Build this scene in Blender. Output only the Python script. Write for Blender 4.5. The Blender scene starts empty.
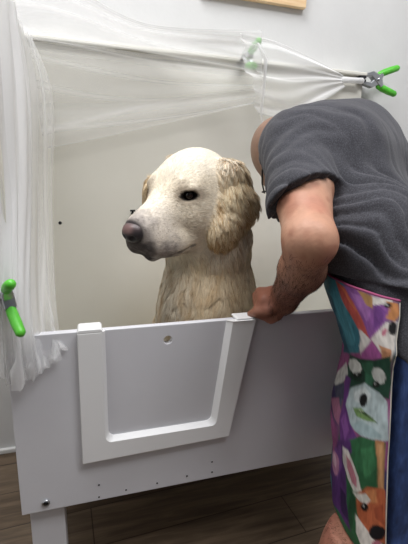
import bpy, bmesh, math, random
import numpy as np
from mathutils import Vector, Matrix
from mathutils.kdtree import KDTree
C = bpy.context.scene.collection
SC = bpy.context.scene
RNG = np.random.default_rng(7)
random.seed(7)

# ------------------------------------------------------------------ camera frame (408 x 544, f = 400 px)
FPX = 400.0
CAM = np.array([0.0, -0.812, 1.025])
YAW, PITCH, ROLL = [math.radians(a) for a in (17.0, 13.5, 1.5)]
_F = np.array([math.sin(YAW)*math.cos(PITCH), math.cos(YAW)*math.cos(PITCH), -math.sin(PITCH)])
_R0 = np.array([math.cos(YAW), -math.sin(YAW), 0.0]); _U0 = np.cross(_R0, _F)
_R = _R0*math.cos(ROLL) + _U0*math.sin(ROLL); _U = -_R0*math.sin(ROLL) + _U0*math.cos(ROLL)
def at(x, y, Y):
    """the point of the vertical plane y = Y seen at that place of the photograph"""
    r = _R*(x-204)/FPX - _U*(y-272)/FPX + _F
    return CAM + r/r[1]*(Y-CAM[1])

# ------------------------------------------------------------------ materials
def lin(c):
    if isinstance(c, str):
        c = [int(c[i:i+2], 16)/255 for i in (0, 2, 4)]
    return tuple(((v/12.92) if v <= 0.04045 else ((v+0.055)/1.055)**2.4) for v in c)
def mat(name, col='cccccc', rough=0.6, metal=0.0, spec=0.5):
    m = bpy.data.materials.new(name); m.use_nodes = True
    b = m.node_tree.nodes['Principled BSDF']
    b.inputs['Base Color'].default_value = (*lin(col), 1)
    b.inputs['Roughness'].default_value = rough
    b.inputs['Metallic'].default_value = metal
    b.inputs['Specular IOR Level'].default_value = spec
    return m
def nd(m, t, **kw):
    n = m.node_tree.nodes.new(t)
    for k, v in kw.items(): setattr(n, k, v)
    return n
def lk(m, a, b): m.node_tree.links.new(a, b)
def bsdf(m): return m.node_tree.nodes['Principled BSDF']
def noise(m, scale, detail=3, vec=None, rough=0.55):
    n = nd(m, 'ShaderNodeTexNoise'); n.inputs['Scale'].default_value = scale
    n.inputs['Detail'].default_value = detail; n.inputs['Roughness'].default_value = rough
    if vec is not None: lk(m, vec, n.inputs['Vector'])
    return n
def ramp(m, src, stops):
    r = nd(m, 'ShaderNodeValToRGB'); lk(m, src, r.inputs['Fac'])
    e = r.color_ramp.elements
    while len(e) < len(stops): e.new(0.5)
    for i, (p, c) in enumerate(stops):
        e[i].position = p; e[i].color = (*lin(c), 1)
    return r
def texco(m, out='Object', scale=(1, 1, 1), rot=(0, 0, 0)):
    t = nd(m, 'ShaderNodeTexCoord'); mp = nd(m, 'ShaderNodeMapping')
    mp.inputs['Scale'].default_value = scale; mp.inputs['Rotation'].default_value = rot
    lk(m, t.outputs[out], mp.inputs['Vector']); return mp.outputs['Vector']
def bump(m, h, strength=0.2, dist=0.002):
    b = nd(m, 'ShaderNodeBump'); b.inputs['Strength'].default_value = strength; b.inputs['Distance'].default_value = dist
    lk(m, h, b.inputs['Height']); lk(m, b.outputs['Normal'], bsdf(m).inputs['Normal'])
def noisy(name, stops, scale, rough=0.6, bscale=None, bstr=0.2, bdist=0.001, vscale=(1, 1, 1), spec=0.5, detail=4):
    m = mat(name, stops[0][1], rough, spec=spec)
    v = texco(m, 'Object', vscale)
    n = noise(m, scale, detail, v)
    r = ramp(m, n.outputs['Fac'], stops); lk(m, r.outputs['Color'], bsdf(m).inputs['Base Color'])
    if bscale:
        n2 = noise(m, bscale, 4, v); bump(m, n2.outputs['Fac'], bstr, bdist)
    return m
def attr_mat(name, rough=0.6, spec=0.3, nscale=None, namt=0.15, bscale=None, bstr=0.2, bdist=0.001, sheen=0.0):
    """base colour from the mesh's own colour attribute, broken up a little by noise"""
    m = mat(name, 'ffffff', rough, spec=spec)
    a = nd(m, 'ShaderNodeAttribute', attribute_name='Col')
    out = a.outputs['Color']
    v = texco(m)
    if nscale:
        n = noise(m, nscale, 5, v)
        mr = nd(m, 'ShaderNodeMapRange'); lk(m, n.outputs['Fac'], mr.inputs['Value'])
        mr.inputs['From Min'].default_value = 0.3; mr.inputs['From Max'].default_value = 0.7
        mr.inputs['To Min'].default_value = 1-namt; mr.inputs['To Max'].default_value = 1+namt
        mx = nd(m, 'ShaderNodeVectorMath', operation='SCALE')
        lk(m, out, mx.inputs[0]); lk(m, mr.outputs['Result'], mx.inputs['Scale']); out = mx.outputs['Vector']
    lk(m, out, bsdf(m).inputs['Base Color'])
    if bscale:
        n2 = noise(m, bscale, 4, v); bump(m, n2.outputs['Fac'], bstr, bdist)
    return m

# ------------------------------------------------------------------ objects
def obj(name, me, m=None, parent=None, smooth=True):
    if isinstance(me, bmesh.types.BMesh):
        bm = me; me = bpy.data.meshes.new(name)
        bmesh.ops.recalc_face_normals(bm, faces=bm.faces[:])
        bm.to_mesh(me); bm.free()
    o = bpy.data.objects.new(name, me); C.objects.link(o)
    if m is not None: me.materials.append(m)
    if parent is not None:
        o.parent = parent
        o.matrix_parent_inverse = parent_inv(parent)
    if smooth: me.polygons.foreach_set('use_smooth', [True]*len(me.polygons))
    return o
def parent_inv(p): return world(p).inverted()
def world(p):
    L = Matrix.LocRotScale(p.location, p.rotation_euler, p.scale)
    return (world(p.parent) @ p.matrix_parent_inverse @ L) if p.parent else L
def thing(name, label, cat, loc=(0, 0, 0), group=None):
    o = bpy.data.objects.new(name, None); C.objects.link(o); o.location = loc
    o.empty_display_size = 0.05
    return tag(o, label, cat, group)
def tag(o, label, cat, group=None):
    o['label'] = label; o['category'] = cat
    if group: o['group'] = group
    return o
def struct(o): o['kind'] = 'structure'; return o
def mesh_np(name, V, F):
    me = bpy.data.meshes.new(name)
    V = np.asarray(V, np.float32); F = np.asarray(F, np.int32)
    n = F.shape[1]
    me.vertices.add(len(V)); me.vertices.foreach_set('co', V.ravel())
    me.loops.add(F.size); me.loops.foreach_set('vertex_index', F.ravel())
    me.polygons.add(len(F)); me.polygons.foreach_set('loop_start', np.arange(len(F), dtype=np.int32)*n)
    me.update(calc_edges=True); me.validate()
    return me
def set_col(me, col, name='Col'):
    a = me.color_attributes.new(name, 'FLOAT_COLOR', 'POINT')
    c = np.ones((len(me.vertices), 4), np.float32); c[:, :3] = col
    a.data.foreach_set('color', c.ravel())
def box_bm(lo, hi, bev=0.0, seg=2, bm=None):
    b = bmesh.new()
    bmesh.ops.create_cube(b, size=1)
    lo = Vector(lo); hi = Vector(hi)
    for v in b.verts:
        v.co = Vector([lo[i] + (v.co[i]+0.5)*(hi[i]-lo[i]) for i in range(3)])
    if bev: bmesh.ops.bevel(b, geom=b.edges[:], offset=bev, segments=seg, affect='EDGES', profile=0.5)
    if bm is None: return b
    join(bm, b); return bm
def join(bm, b):
    vm = {v: bm.verts.new(v.co) for v in b.verts}
    for f in b.faces:
        try: bm.faces.new([vm[v] for v in f.verts])
        except ValueError: pass
    b.free()
def prism_bm(outer, holes, y0, y1, bev=0.0):
    """polygon in (x, z), thick from y0 to y1"""
    b = bmesh.new(); ed = []
    for loop in [outer]+holes:
        vs = [b.verts.new((p[0], y0, p[1])) for p in loop]
        for i in range(len(vs)): ed.append(b.edges.new((vs[i], vs[(i+1) % len(vs)])))
    r = bmesh.ops.triangle_fill(b, edges=ed, use_beauty=True, normal=(0, -1, 0))
    fs = [g for g in r['geom'] if isinstance(g, bmesh.types.BMFace)]
    e = bmesh.ops.extrude_face_region(b, geom=fs)
    for v in [g for g in e['geom'] if isinstance(g, bmesh.types.BMVert)]: v.co.y = y1
    bmesh.ops.recalc_face_normals(b, faces=b.faces[:])
    if bev:
        es = [x for x in b.edges if len(x.link_faces) == 2 and x.calc_face_angle(0) > 0.5]
        bmesh.ops.bevel(b, geom=es, offset=bev, segments=2, affect='EDGES', profile=0.5)
    return b
def circ(cx, cz, r, n=24): return [(cx+r*math.cos(2*math.pi*i/n), cz+r*math.sin(2*math.pi*i/n)) for i in range(n)]
def tube_bm(pts, rad, n=10, bm=None, flat=1.0):
    """round bar through points, radius per point, rounded ends"""
    b = bmesh.new(); pts = [Vector(p) for p in pts]
    if not hasattr(rad, '__len__'): rad = [rad]*len(pts)
    t0 = (pts[1]-pts[0]).normalized(); t1 = (pts[-1]-pts[-2]).normalized()
    P = [pts[0]-t0*rad[0]*0.6]+pts+[pts[-1]+t1*rad[-1]*0.6]; Rr = [rad[0]*0.55]+list(rad)+[rad[-1]*0.55]
    up = Vector((0, 0, 1)); rings = []
    for i, p in enumerate(P):
        t = (P[min(i+1, len(P)-1)]-P[max(i-1, 0)]).normalized()
        s = t.cross(up)
        if s.length < 1e-3: s = t.cross(Vector((1, 0, 0)))
        s.normalize(); u = s.cross(t)
        rings.append([b.verts.new(p+(s*math.cos(a)+u*math.sin(a)*flat)*Rr[i]) for a in [2*math.pi*k/n for k in range(n)]])
    for a, c in zip(rings, rings[1:]):
        for k in range(n): b.faces.new((a[k], a[(k+1) % n], c[(k+1) % n], c[k]))
    b.faces.new(rings[0][::-1]); b.faces.new(rings[-1])
    if bm is None: return b
    join(bm, b); return bm

# ------------------------------------------------------------------ distance fields and their surface
def V3(*a): return np.array(a, float)
def nrm(v): v = np.asarray(v, float); return v/np.linalg.norm(v)
def ell(p, c, r, R=None):
    q = p-np.asarray(c, float)
    if R is not None: q = q@R            # columns of R are the ellipsoid's own axes
    r = np.asarray(r, float)
    k0 = np.linalg.norm(q/r, axis=-1); k1 = np.linalg.norm(q/(r*r), axis=-1)
    return np.where(k1 > 1e-9, k0*(k0-1)/np.maximum(k1, 1e-9), -r.min())
def cone(p, a, b, r1, r2):
    a = np.asarray(a, float); b = np.asarray(b, float); ba = b-a
    t = np.clip(((p-a)@ba)/(ba@ba), 0, 1)
    return np.linalg.norm(p-a-t[:, None]*ba, axis=-1)-(r1+(r2-r1)*t)
def chain(p, pts, rad, k=0.0):
    d = None
    for a, b, r, s in zip(pts, pts[1:], rad, rad[1:]):
        e = cone(p, a, b, r, s); d = e if d is None else smin(d, e, k)
    return d
def smin(a, b, k):
    if k <= 0: return np.minimum(a, b)
    h = np.maximum(k-np.abs(a-b), 0)/k
    return np.minimum(a, b)-h*h*k*0.25
def smax(a, b, k): return -smin(-a, -b, k)
def frame(x, up=(0, 0, 1)):
    x = nrm(x); y = nrm(np.cross(up, x)); return np.stack([x, y, np.cross(x, y)], 1)
def nets(f, lo, hi, h, slack=1.6):
    """surface of f = 0 by surface nets; only blocks near the surface are evaluated"""
    lo = np.asarray(lo, float); n = np.ceil((np.asarray(hi)-lo)/h).astype(int)+1
    B = 8; nb = (n+B-1)//B
    G = np.full(n, 1.0, np.float32)
    ii = np.stack(np.meshgrid(*[np.arange(k) for k in nb], indexing='ij'), -1).reshape(-1, 3)
    cen = lo+(ii*B+B/2)*h
    dc = np.concatenate([f(c) for c in np.array_split(cen, max(1, len(cen)//200000+1))])
    act = np.abs(dc) < h*B*0.87*slack+h
    for (i, j, k), s in zip(ii[~act], dc[~act]):
        G[i*B:(i+1)*B, j*B:(j+1)*B, k*B:(k+1)*B] = 1.0 if s > 0 else -1.0
    A = ii[act]
    loc = np.stack(np.meshgrid(*[np.arange(B)]*3, indexing='ij'), -1).reshape(-1, 3)
    for ch in np.array_split(A, max(1, len(A)//400+1)):
        g = (ch[:, None, :]*B+loc[None]).reshape(-1, 3)
        g = g[(g < n).all(1)]
        G[g[:, 0], g[:, 1], g[:, 2]] = f(lo+g*h)
    S = G < 0
    c8 = [(a, b, c) for a in (0, 1) for b in (0, 1) for c in (0, 1)]
    m = n-1
    cnt = sum(S[a:a+m[0], b:b+m[1], c:c+m[2]].astype(np.int8) for a, b, c in c8)
    cell = np.argwhere((cnt > 0) & (cnt < 8))
    idx = np.full(m, -1, np.int64); idx[tuple(cell.T)] = np.arange(len(cell))
    acc = np.zeros((len(cell), 3)); num = np.zeros(len(cell))
    for ax in range(3):
        for o in c8:
            if o[ax]: continue
            q = list(o); q[ax] = 1
            a = G[tuple((cell+o).T)]; b = G[tuple((cell+q).T)]
            x = (a < 0) != (b < 0); t = np.where(x, a/np.where(x, a-b, 1), 0)
            p = np.tile(np.array(o, float), (len(cell), 1)); p[:, ax] += t
            acc[x] += p[x]; num[x] += 1
    V = lo+(cell+acc/num[:, None])*h
    Fs = []
    for ax in range(3):
        u, v = (ax+1) % 3, (ax+2) % 3
        sl0 = [slice(None)]*3; sl1 = [slice(None)]*3; sl0[ax] = slice(0, -1); sl1[ax] = slice(1, None)
        ch = np.argwhere(S[tuple(sl0)] != S[tuple(sl1)])
        ok = (ch[:, u] > 0) & (ch[:, v] > 0) & (ch[:, u] < m[u]) & (ch[:, v] < m[v]); ch = ch[ok]
        if not len(ch): continue
        q = []
        for du, dv in ((1, 1), (0, 1), (0, 0), (1, 0)):
            c = ch.copy(); c[:, u] -= du; c[:, v] -= dv; q.append(idx[tuple(c.T)])
        q = np.stack(q, 1)
        fl = S[tuple(ch.T)]
        q[~fl] = q[~fl][:, ::-1]
        Fs.append(q)
    F = np.concatenate(Fs); F = F[(F >= 0).all(1)]
    return V, F
def grad(f, p, e=0.002):
    g = np.stack([f(p+np.eye(3)[i]*e)-f(p-np.eye(3)[i]*e) for i in range(3)], 1)
    return g/np.maximum(np.linalg.norm(g, axis=1, keepdims=True), 1e-9)
def relax(V, F, it=2, w=0.5):
    for _ in range(it):
        s = np.zeros_like(V); n = np.zeros(len(V))
        for a in range(4):
            for b in ((a+1) % 4, (a+3) % 4):
                np.add.at(s, F[:, a], V[F[:, b]]); np.add.at(n, F[:, a], 1)
        V = V+(s/np.maximum(n, 1)[:, None]-V)*w
    return V
def keep_biggest(V, F):
    par = np.arange(len(V))
    for _ in range(400):
        m = par[F].min(1); new = par.copy()
        for k in range(4): np.minimum.at(new, F[:, k], m)
        new = new[new]
        if (new == par).all(): break
        par = new
    lab, c = np.unique(par, return_counts=True); k = par == lab[c.argmax()]
    re = np.cumsum(k)-1
    F = F[k[F].all(1)]
    return V[k], re[F]
# smooth value noise on arrays of points
_pt = RNG.random((32, 32, 32))
def vnoise(p, s, seed=0):
    q = p*s+seed*7.31; i = np.floor(q).astype(int); f = q-i; f = f*f*(3-2*f)
    r = 0
    for a in (0, 1):
        for b in (0, 1):
            for c in (0, 1):
                w = (f[:, 0] if a else 1-f[:, 0])*(f[:, 1] if b else 1-f[:, 1])*(f[:, 2] if c else 1-f[:, 2])
                r = r+w*_pt[(i[:, 0]+a) % 32, (i[:, 1]+b) % 32, (i[:, 2]+c) % 32]
    return r*2-1
def sstep(a, b, x):
    t = np.clip((x-a)/(b-a), 0, 1); return t*t*(3-2*t)
def mixc(col, c, w):
    return col*(1-w[:, None])+np.array(lin(c))[None]*w[:, None]
def strands(P, N, D, L, lift, wid, col, seg=3, curl=0.0, clump=0.0, nclump=0, jit=0.25, rnd=None):
    """tapered strips lying along D on a surface; returns verts, faces, colours"""
    n = len(P); rnd = rnd or np.random.default_rng(3)
    D = D-N*(D*N).sum(1, keepdims=True); D = D+rnd.normal(0, jit, (n, 3))
    D = D-N*(D*N).sum(1, keepdims=True); D /= np.maximum(np.linalg.norm(D, axis=1, keepdims=True), 1e-9)
    L = L*rnd.uniform(0.65, 1.15, n)
    W = np.cross(D, N); W = W+N*rnd.normal(0, 0.35, (n, 1)); W /= np.linalg.norm(W, axis=1, keepdims=True)
    ts = np.linspace(0, 1, seg+1)
    ph = vnoise(P, 25, 2)*6
    pts = []
    for t in ts:
        q = P+D*(L*t)[:, None]+N*((lift*L)*(t-0.75*t*t))[:, None]
        if curl: q = q+W*(np.sin(ph+t*5)*curl*L*t)[:, None]
        pts.append(q)
    if clump and nclump:
        gi = rnd.choice(n, nclump, replace=False)
        kd = KDTree(nclump)
        for k, g in enumerate(gi): kd.insert(P[g], k)
        kd.balance()
        near = gi[np.array([kd.find(p)[1] for p in P])]
        for k, t in enumerate(ts):
            pts[k] = pts[k]+(pts[k][near]-pts[k])*(clump*t**1.2)
    V = []; 
    for k, t in enumerate(ts):
        w = wid*(1-0.85*t**1.5)
        V += [pts[k]-W*w, pts[k]+W*w]
    V = np.stack(V, 1).reshape(-1, 3); m = 2*(seg+1)
    base = np.arange(n)*m
    F = np.concatenate([np.stack([base+2*k, base+2*k+1, base+2*k+3, base+2*k+2], 1) for k in range(seg)])
    c = np.repeat(col[:, None, :], m, 1).reshape(-1, 3)
    return V, F, c
def sample(V, F, dens, rnd):
    """random points on quads; dens = points per square metre, per face"""
    a, b, c, d = [V[F[:, k]] for k in range(4)]
    n = np.cross(c-a, d-b)/2; area = np.linalg.norm(n, axis=1)
    cnt = rnd.poisson(area*dens); fi = np.repeat(np.arange(len(F)), cnt)
    u, v = rnd.random((2, len(fi), 1))
    return ((a[fi]*(1-u)+b[fi]*u)*(1-v)+(d[fi]*(1-u)+c[fi]*u)*v), fi
# ================================================================== the room
WALLY = 0.64
m_wall = noisy('wall_paint', [(0.35, 'cfcfce'), (0.7, 'd5d5d4')], 6, 0.85, 90, 0.35, 0.0012)
m_ceil = mat('ceiling_paint', 'e8e8e6', 0.9)
m_white = noisy('white_laminate', [(0.3, 'cdcdd2'), (0.7, 'd4d4d8')], 5, 0.38, 400, 0.05, 0.0003)
m_inner = noisy('cream_liner', [(0.3, 'd6d4ca'), (0.7, 'dbd9d0')], 4, 0.5)
m_edge = mat('white_edge', 'e6e6e6', 0.4)
m_base = mat('baseboard_paint', 'dcdcda', 0.5)
m_dark = mat('dark_steel', '2b2b2d', 0.35, 0.8)
m_steel = mat('zinc_steel', 'b9bcc0', 0.28, 0.9)

def floor_mat():
    m = mat('wood_plank_floor', '4a3b30', 0.42)
    v = texco(m, 'Object', rot=(0, 0, math.radians(-3)))
    br = nd(m, 'ShaderNodeTexBrick'); lk(m, v, br.inputs['Vector'])
    br.inputs['Scale'].default_value = 1.0; br.inputs['Brick Width'].default_value = 0.95; br.inputs['Row Height'].default_value = 0.145
    br.inputs['Mortar Size'].default_value = 0.0018; br.inputs['Mortar Smooth'].default_value = 0.2; br.offset = 0.37
    br.inputs['Color1'].default_value = (*lin('7a6e60'), 1); br.inputs['Color2'].default_value = (*lin('675b4d'), 1)
    br.inputs['Mortar'].default_value = (*lin('453931'), 1); br.inputs['Bias'].default_value = -0.1
    v2 = texco(m, 'Object', (2.2, 26, 1), rot=(0, 0, math.radians(-3)))
    n = noise(m, 1.6, 6, v2, 0.62); n.inputs['Distortion'].default_value = 0.7
    r = ramp(m, n.outputs['Fac'], [(0.3, '5d4d44'), (0.5, '968a7b'), (0.72, 'd2c6bb')])
    mx = nd(m, 'ShaderNodeMix', data_type='RGBA', blend_type='MULTIPLY'); mx.inputs[0].default_value = 0.85
    lk(m, br.outputs['Color'], mx.inputs[6]); lk(m, r.outputs['Color'], mx.inputs[7])
    g = nd(m, 'ShaderNodeVectorMath', operation='SCALE'); g.inputs['Scale'].default_value = 1.75
    lk(m, mx.outputs[2], g.inputs[0]); lk(m, g.outputs['Vector'], bsdf(m).inputs['Base Color'])
    bump(m, br.outputs['Fac'], 0.25, -0.001)
    return m
struct(obj('floor', box_bm((-1.6, -2.6, -0.05), (2.4, WALLY, 0)), floor_mat(), smooth=False))
struct(obj('wall_back', box_bm((-1.6, WALLY, -0.05), (2.4, WALLY+0.1, 3.1)), m_wall, smooth=False))
struct(obj('wall_left', box_bm((-1.7, -2.6, -0.05), (-1.6, WALLY+0.1, 3.1)), m_wall, smooth=False))
struct(obj('wall_right', box_bm((2.4, -2.6, -0.05), (2.5, WALLY+0.1, 3.1)), m_wall, smooth=False))
struct(obj('ceiling', box_bm((-1.7, -2.6, 3.1), (2.5, WALLY+0.1, 3.2)), m_ceil, smooth=False))
bb = box_bm((-1.6, WALLY-0.014, 0.0), (2.4, WALLY, 0.020), 0.004)
struct(obj('baseboard_back', bb, m_base, smooth=False))

# ================================================================== the wooden plaque on the wall
def wood_mat(name, a, b, c, sc=(2, 2, 30)):
    m = mat(name, b, 0.6); v = texco(m, 'Object', sc)
    n = noise(m, 2.2, 5, v, 0.6); r = ramp(m, n.outputs['Fac'], [(0.3, a), (0.5, b), (0.7, c)])
    lk(m, r.outputs['Color'], bsdf(m).inputs['Base Color']); return m
pl = thing('wall_plaque', 'pale pine board plaque with dark green motif hanging high on the wall', 'plaque', (0.62, WALLY, 1.61))
m_pine = wood_mat('pine', 'b98d5e', 'd9b78b', 'e8cda6')
for i in range(3):
    obj('plank', box_bm((0.40+0.004*i, WALLY-0.022, 1.612+i*0.105), (0.79-0.003*i, WALLY-0.002, 1.715+i*0.105), 0.002), m_pine, pl, False)
bm = bmesh.new()
for k, (x, z, a) in enumerate([(0.595, 1.645, 0.3), (0.565, 1.66, 1.2), (0.612, 1.68, -0.5), (0.585, 1.69, 0.9)]):
    b = bmesh.new(); bmesh.ops.create_uvsphere(b, u_segments=14, v_segments=8, radius=1)
    for v in b.verts:
        X, Z = v.co.x*0.034*(1-0.35*abs(v.co.z)), v.co.z*0.017
        v.co = Vector((x+X*math.cos(a)-Z*math.sin(a), WALLY-0.024+v.co.y*0.006, z+X*math.sin(a)+Z*math.cos(a)))
    join(bm, b)
obj('leaf_motif', bm, noisy('dark_green_paint', [(0.3, '2c352a'), (0.7, '55613f')], 60, 0.6), pl)
obj('backing_batten', box_bm((0.45, WALLY-0.003, 1.63), (0.50, WALLY, 1.90)), m_pine, pl, False)

# ================================================================== the washing tub
ZT, ZB = 0.706, 0.286          # front panel top and bottom
XL, XR = -0.157, 1.045
YB = 0.60                      # face of the back panel
ZBACK = 1.405
tub = thing('dog_washing_tub', 'white raised dog washing tub with tall back and a framed door in front', 'dog bath', (0.44, 0.3, 0))
def arc(cx, cz, r, a0, a1, n=6):
    return [(cx+r*math.cos(math.radians(a0+(a1-a0)*i/n)), cz+r*math.sin(math.radians(a0+(a1-a0)*i/n))) for i in range(n+1)]
def ubend(xl_t, xl_b, xr_b, xr_t, zt, zb, r, n=6):
    """open U: down the left, round two corners, up the right side"""
    s = [(xl_t, zt)]
    al = math.degrees(math.atan2(zt-zb, xr_t-xr_b))
    s += arc(xl_b+r, zb+r, r, 180, 270, n)
    cx = xr_b-r*math.tan(math.radians(al/2))
    s += arc(cx, zb+r, r, 270, 270+al, n)
    s += [(xr_t, zt)]
    return s
inn = ubend(0.027, 0.027, 0.2845, 0.3165, ZT, 0.4445, 0.014)
# front panel with the U-shaped opening for the door
notch = ubend(0.018, 0.018, 0.294, 0.327, ZT, 0.4365, 0.016)
outer = [(XL, ZT), (XL, ZB), (XR, ZB), (XR, ZT)] + notch[::-1]
front = obj('front_panel', prism_bm(outer, [], 0.0, 0.018, 0.0012), m_white, tub, False)
# raised frame round the door: flat face, chamfered inner edge
def frame_bm():
    n = len(inn); k = (n-4)//2
    oc = [(-0.0215, ZT)] + [(-0.0235, 0.399)]*(7) + [(0.3195, 0.4075)]*(7) + [(0.3735, ZT)]
    lip = ubend(0.0345, 0.0345, 0.274, 0.305, ZT, 0.4535, 0.014)
    rows = []
    b = bmesh.new()
    for loop, y in ((oc, 0.0), (oc, -0.013), (inn, -0.013), (lip, -0.003), (lip, 0.0)):
        rows.append([b.verts.new((p[0], y, p[1])) for p in loop])
    for r0, r1 in zip(rows, rows[1:]):
        for i in range(n-1):
            try: b.faces.new((r0[i], r0[i+1], r1[i+1], r1[i]))
            except ValueError: pass
    for e in (0, -1): b.faces.new([r[e] for r in rows])
    bmesh.ops.remove_doubles(b, verts=b.verts[:], dist=1e-5)
    es = [x for x in b.edges if len(x.link_faces) == 2 and x.calc_face_angle(0) > 1.2]
    bmesh.ops.bevel(b, geom=es, offset=0.0016, segments=2, affect='EDGES', profile=0.5)
    return b
door = obj('door', prism_bm([(p[0], p[1]-0.001) for p in ubend(0.020, 0.020, 0.292, 0.325, ZT, 0.438, 0.015)],
                            [circ(0.169, 0.6695, 0.0095)], 0.0005, 0.0165, 0.0012), m_white, tub, False)
obj('door_frame', frame_bm(), m_edge, tub, False)
def rounded_plate(x0, x1, z0, z1, r):
    return [(x0, z0), (x1, z0)] + arc(x1-r, z1-r, r, 0, 90, 4) + arc(x0+r, z1-r, r, 90, 180, 4)
obj('door_guide', prism_bm(rounded_plate(-0.021, 0.029, ZT-0.0005, ZT+0.0075, 0.006), [], -0.0128, 0.030, 0.0015), m_edge, tub, False)
obj('door_guide', prism_bm(rounded_plate(0.327, 0.371, ZT-0.0005, ZT+0.004, 0.003), [], -0.010, 0.028, 0.001), m_edge, tub, False)
# other panels
obj('back_panel', box_bm((XL, YB, ZB), (XR, YB+0.018, ZBACK), 0.001), m_inner, tub, False)
obj('back_ledge', box_bm((XL, YB-0.024, ZBACK), (XR, WALLY-0.002, ZBACK+0.012), 0.003), m_inner, tub, False)
sp = [(0.0181, ZB), (YB-0.0001, ZB), (YB-0.0001, ZBACK-0.0005), (0.0181, ZBACK-0.0005)]
def side_bm(x0, x1, poly):
    b = prism_bm(poly, [], 0, 1)
    for v in b.verts: v.co = Vector((x0+(x1-x0)*v.co.y, v.co.x, v.co.z))
    bmesh.ops.recalc_face_normals(b, faces=b.faces[:]); return b
obj('side_panel', side_bm(XL, XL+0.018, sp), m_inner, tub, False)
obj('side_panel', side_bm(XR-0.018, XR, [(0.0181, ZB), (YB-0.0001, ZB), (YB-0.0001, 0.95), (0.35, ZT), (0.0181, ZT)]), m_inner, tub, False)
obj('tub_floor', box_bm((XL+0.018, 0.018, ZB), (XR-0.018, YB, ZB+0.03)), m_inner, tub, False)
for x0, y0 in ((-0.144, 0.0185), (XR-0.088, 0.0185), (-0.144, 0.53), (XR-0.088, 0.53)):
    obj('leg', box_bm((x0, y0, 0), (x0+0.074, y0+0.05, ZB), 0.002), m_white, tub, False)
def post_bm():
    return box_bm((XL, 0.0181, ZBACK-0.0004), (XL+0.018, 0.05, 1.90), 0.002)
obj('corner_post', post_bm(), m_edge, tub, False)
# bolt and the small screws of the front panel
def disc(x, z, r, y0, y1, n=14):
    b = bmesh.new(); bmesh.ops.create_cone(b, cap_ends=True, segments=n, radius1=r, radius2=r*0.9, depth=abs(y1-y0))
    for v in b.verts: v.co = Vector((x+v.co.x, (y0+y1)/2+v.co.z, z-v.co.y))
    bmesh.ops.recalc_face_normals(b, faces=b.faces[:]); return b
bolt = obj('bolt', disc(-0.106, 0.309, 0.0085, 0.0, -0.004), m_steel, tub)
obj('bolt_socket', disc(-0.106, 0.309, 0.0055, -0.0035, -0.0046), m_dark, bolt)
for x, z in ((0.009, 0.328), (0.008, 0.295), (0.07, 0.300), (0.144, 0.302), (0.218, 0.306), (0.283, 0.303), (0.282, 0.333)):
    obj('screw', disc(x, z, 0.0022, 0.0, -0.0008, 10), m_dark, tub)
obj('screw_hole', disc(-0.073, 0.861, 0.0055, YB-0.0006, YB+0.0006), m_dark, tub)
bm = disc(0.1635, 0.893, 0.004, YB, YB-0.03); join(bm, disc(0.1635, 0.900, 0.0035, YB-0.025, YB-0.031)); join(bm, box_bm((0.155, YB-0.031, 0.901), (0.172, YB-0.026, 0.907)))
join(bm, box_bm((0.1605, YB-0.031, 0.883), (0.1665, YB-0.026, 0.901)))
obj('wing_screw', bm, m_dark, tub)

# ================================================================== spring clamps
m_green = noisy('green_grip', [(0.3, '49b02c'), (0.7, '62c63e')], 40, 0.4)
m_pad = mat('black_pad', '1e1f24', 0.6)
def clamp(label, loc, axis, up, size=1.0, spread=1.0):
    """axis points from the grips to the jaw tips; up separates the two grips"""
    A = np.array(nrm(axis)); Uv = np.asarray(up, float); Uv = nrm(Uv-A*(Uv@A)); S = np.cross(A, Uv)
    t = thing('spring_clamp', label, 'clamp', tuple(loc), 'green handled spring clamps holding the netting')
    L = np.asarray(loc, float)
    def P(a, u, s=0.0): return Vector(L+(A*a+Uv*u+S*s)*size)
    def prof(pts, w):
        b = bmesh.new(); lo = [b.verts.new(P(a, u, -w)) for a, u in pts]; hi = [b.verts.new(P(a, u, w)) for a, u in pts]
        n = len(pts)
        for i in range(n): b.faces.new((lo[i], lo[(i+1) % n], hi[(i+1) % n], hi[i]))
        b.faces.new(lo[::-1]); b.faces.new(hi)
        bmesh.ops.recalc_face_normals(b, faces=b.faces[:])
        bmesh.ops.bevel(b, geom=b.edges[:], offset=0.0012*size, segments=1, affect='EDGES')
        return b
    for s in (1, -1):
        # jaw plate crosses the pivot: its grip is on the other side of the axis
        j = obj('jaw', prof([(0.042, s*0.004), (0.043, s*0.009), (0.012, s*0.018), (-0.010, s*0.008), (-0.016, -s*0.012), (-0.010, -s*0.017), (0.004, -s*0.004), (0.016, s*0.007)], 0.0085 if s > 0 else 0.0070), m_steel, t, False)
        obj('jaw_pad', prof([(0.030, s*0.001), (0.046, s*0.0008), (0.047, s*0.0065), (0.031, s*0.0075)], 0.0095), m_pad, j, False)
        g = obj('handle', tube_bm([P(-0.006, s*0.012), P(-0.018, s*(0.012+.0075*spread)), P(-0.036, s*(0.012+.017*spread)), P(-0.052, s*(0.012+.0245*spread))], [0.0068*size, 0.0078*size, 0.0078*size, 0.0070*size], 12), m_green, t)
    sp_ = []
    for i in range(46):
        a = 2*math.pi*i/10; sp_.append(P(-0.001+0.006*math.cos(a), 0.006*math.sin(a), -0.0062+0.0124*i/45))
    obj('spring', tube_bm(sp_, 0.0011*size, 6), m_dark, t)
    obj('pivot_pin', tube_bm([P(-0.001, 0, -0.0105), P(-0.001, 0, 0.0105)], 0.003*size, 10), m_steel, t)
    return t
clamp('green handled spring clamp on the right end of the back ledge, above the bent man', (1.092, 0.585, 1.396), (-1, 0.12, -0.02), (-0.22, 0.0, 1), 1.6, 0.68)
clamp('green spring clamp half hidden under the netting, middle of the back ledge', (0.541, 0.530, 1.398), (0.02, 0.9, -0.02), (0.16, 0, 1), 1.45, .55)
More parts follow.
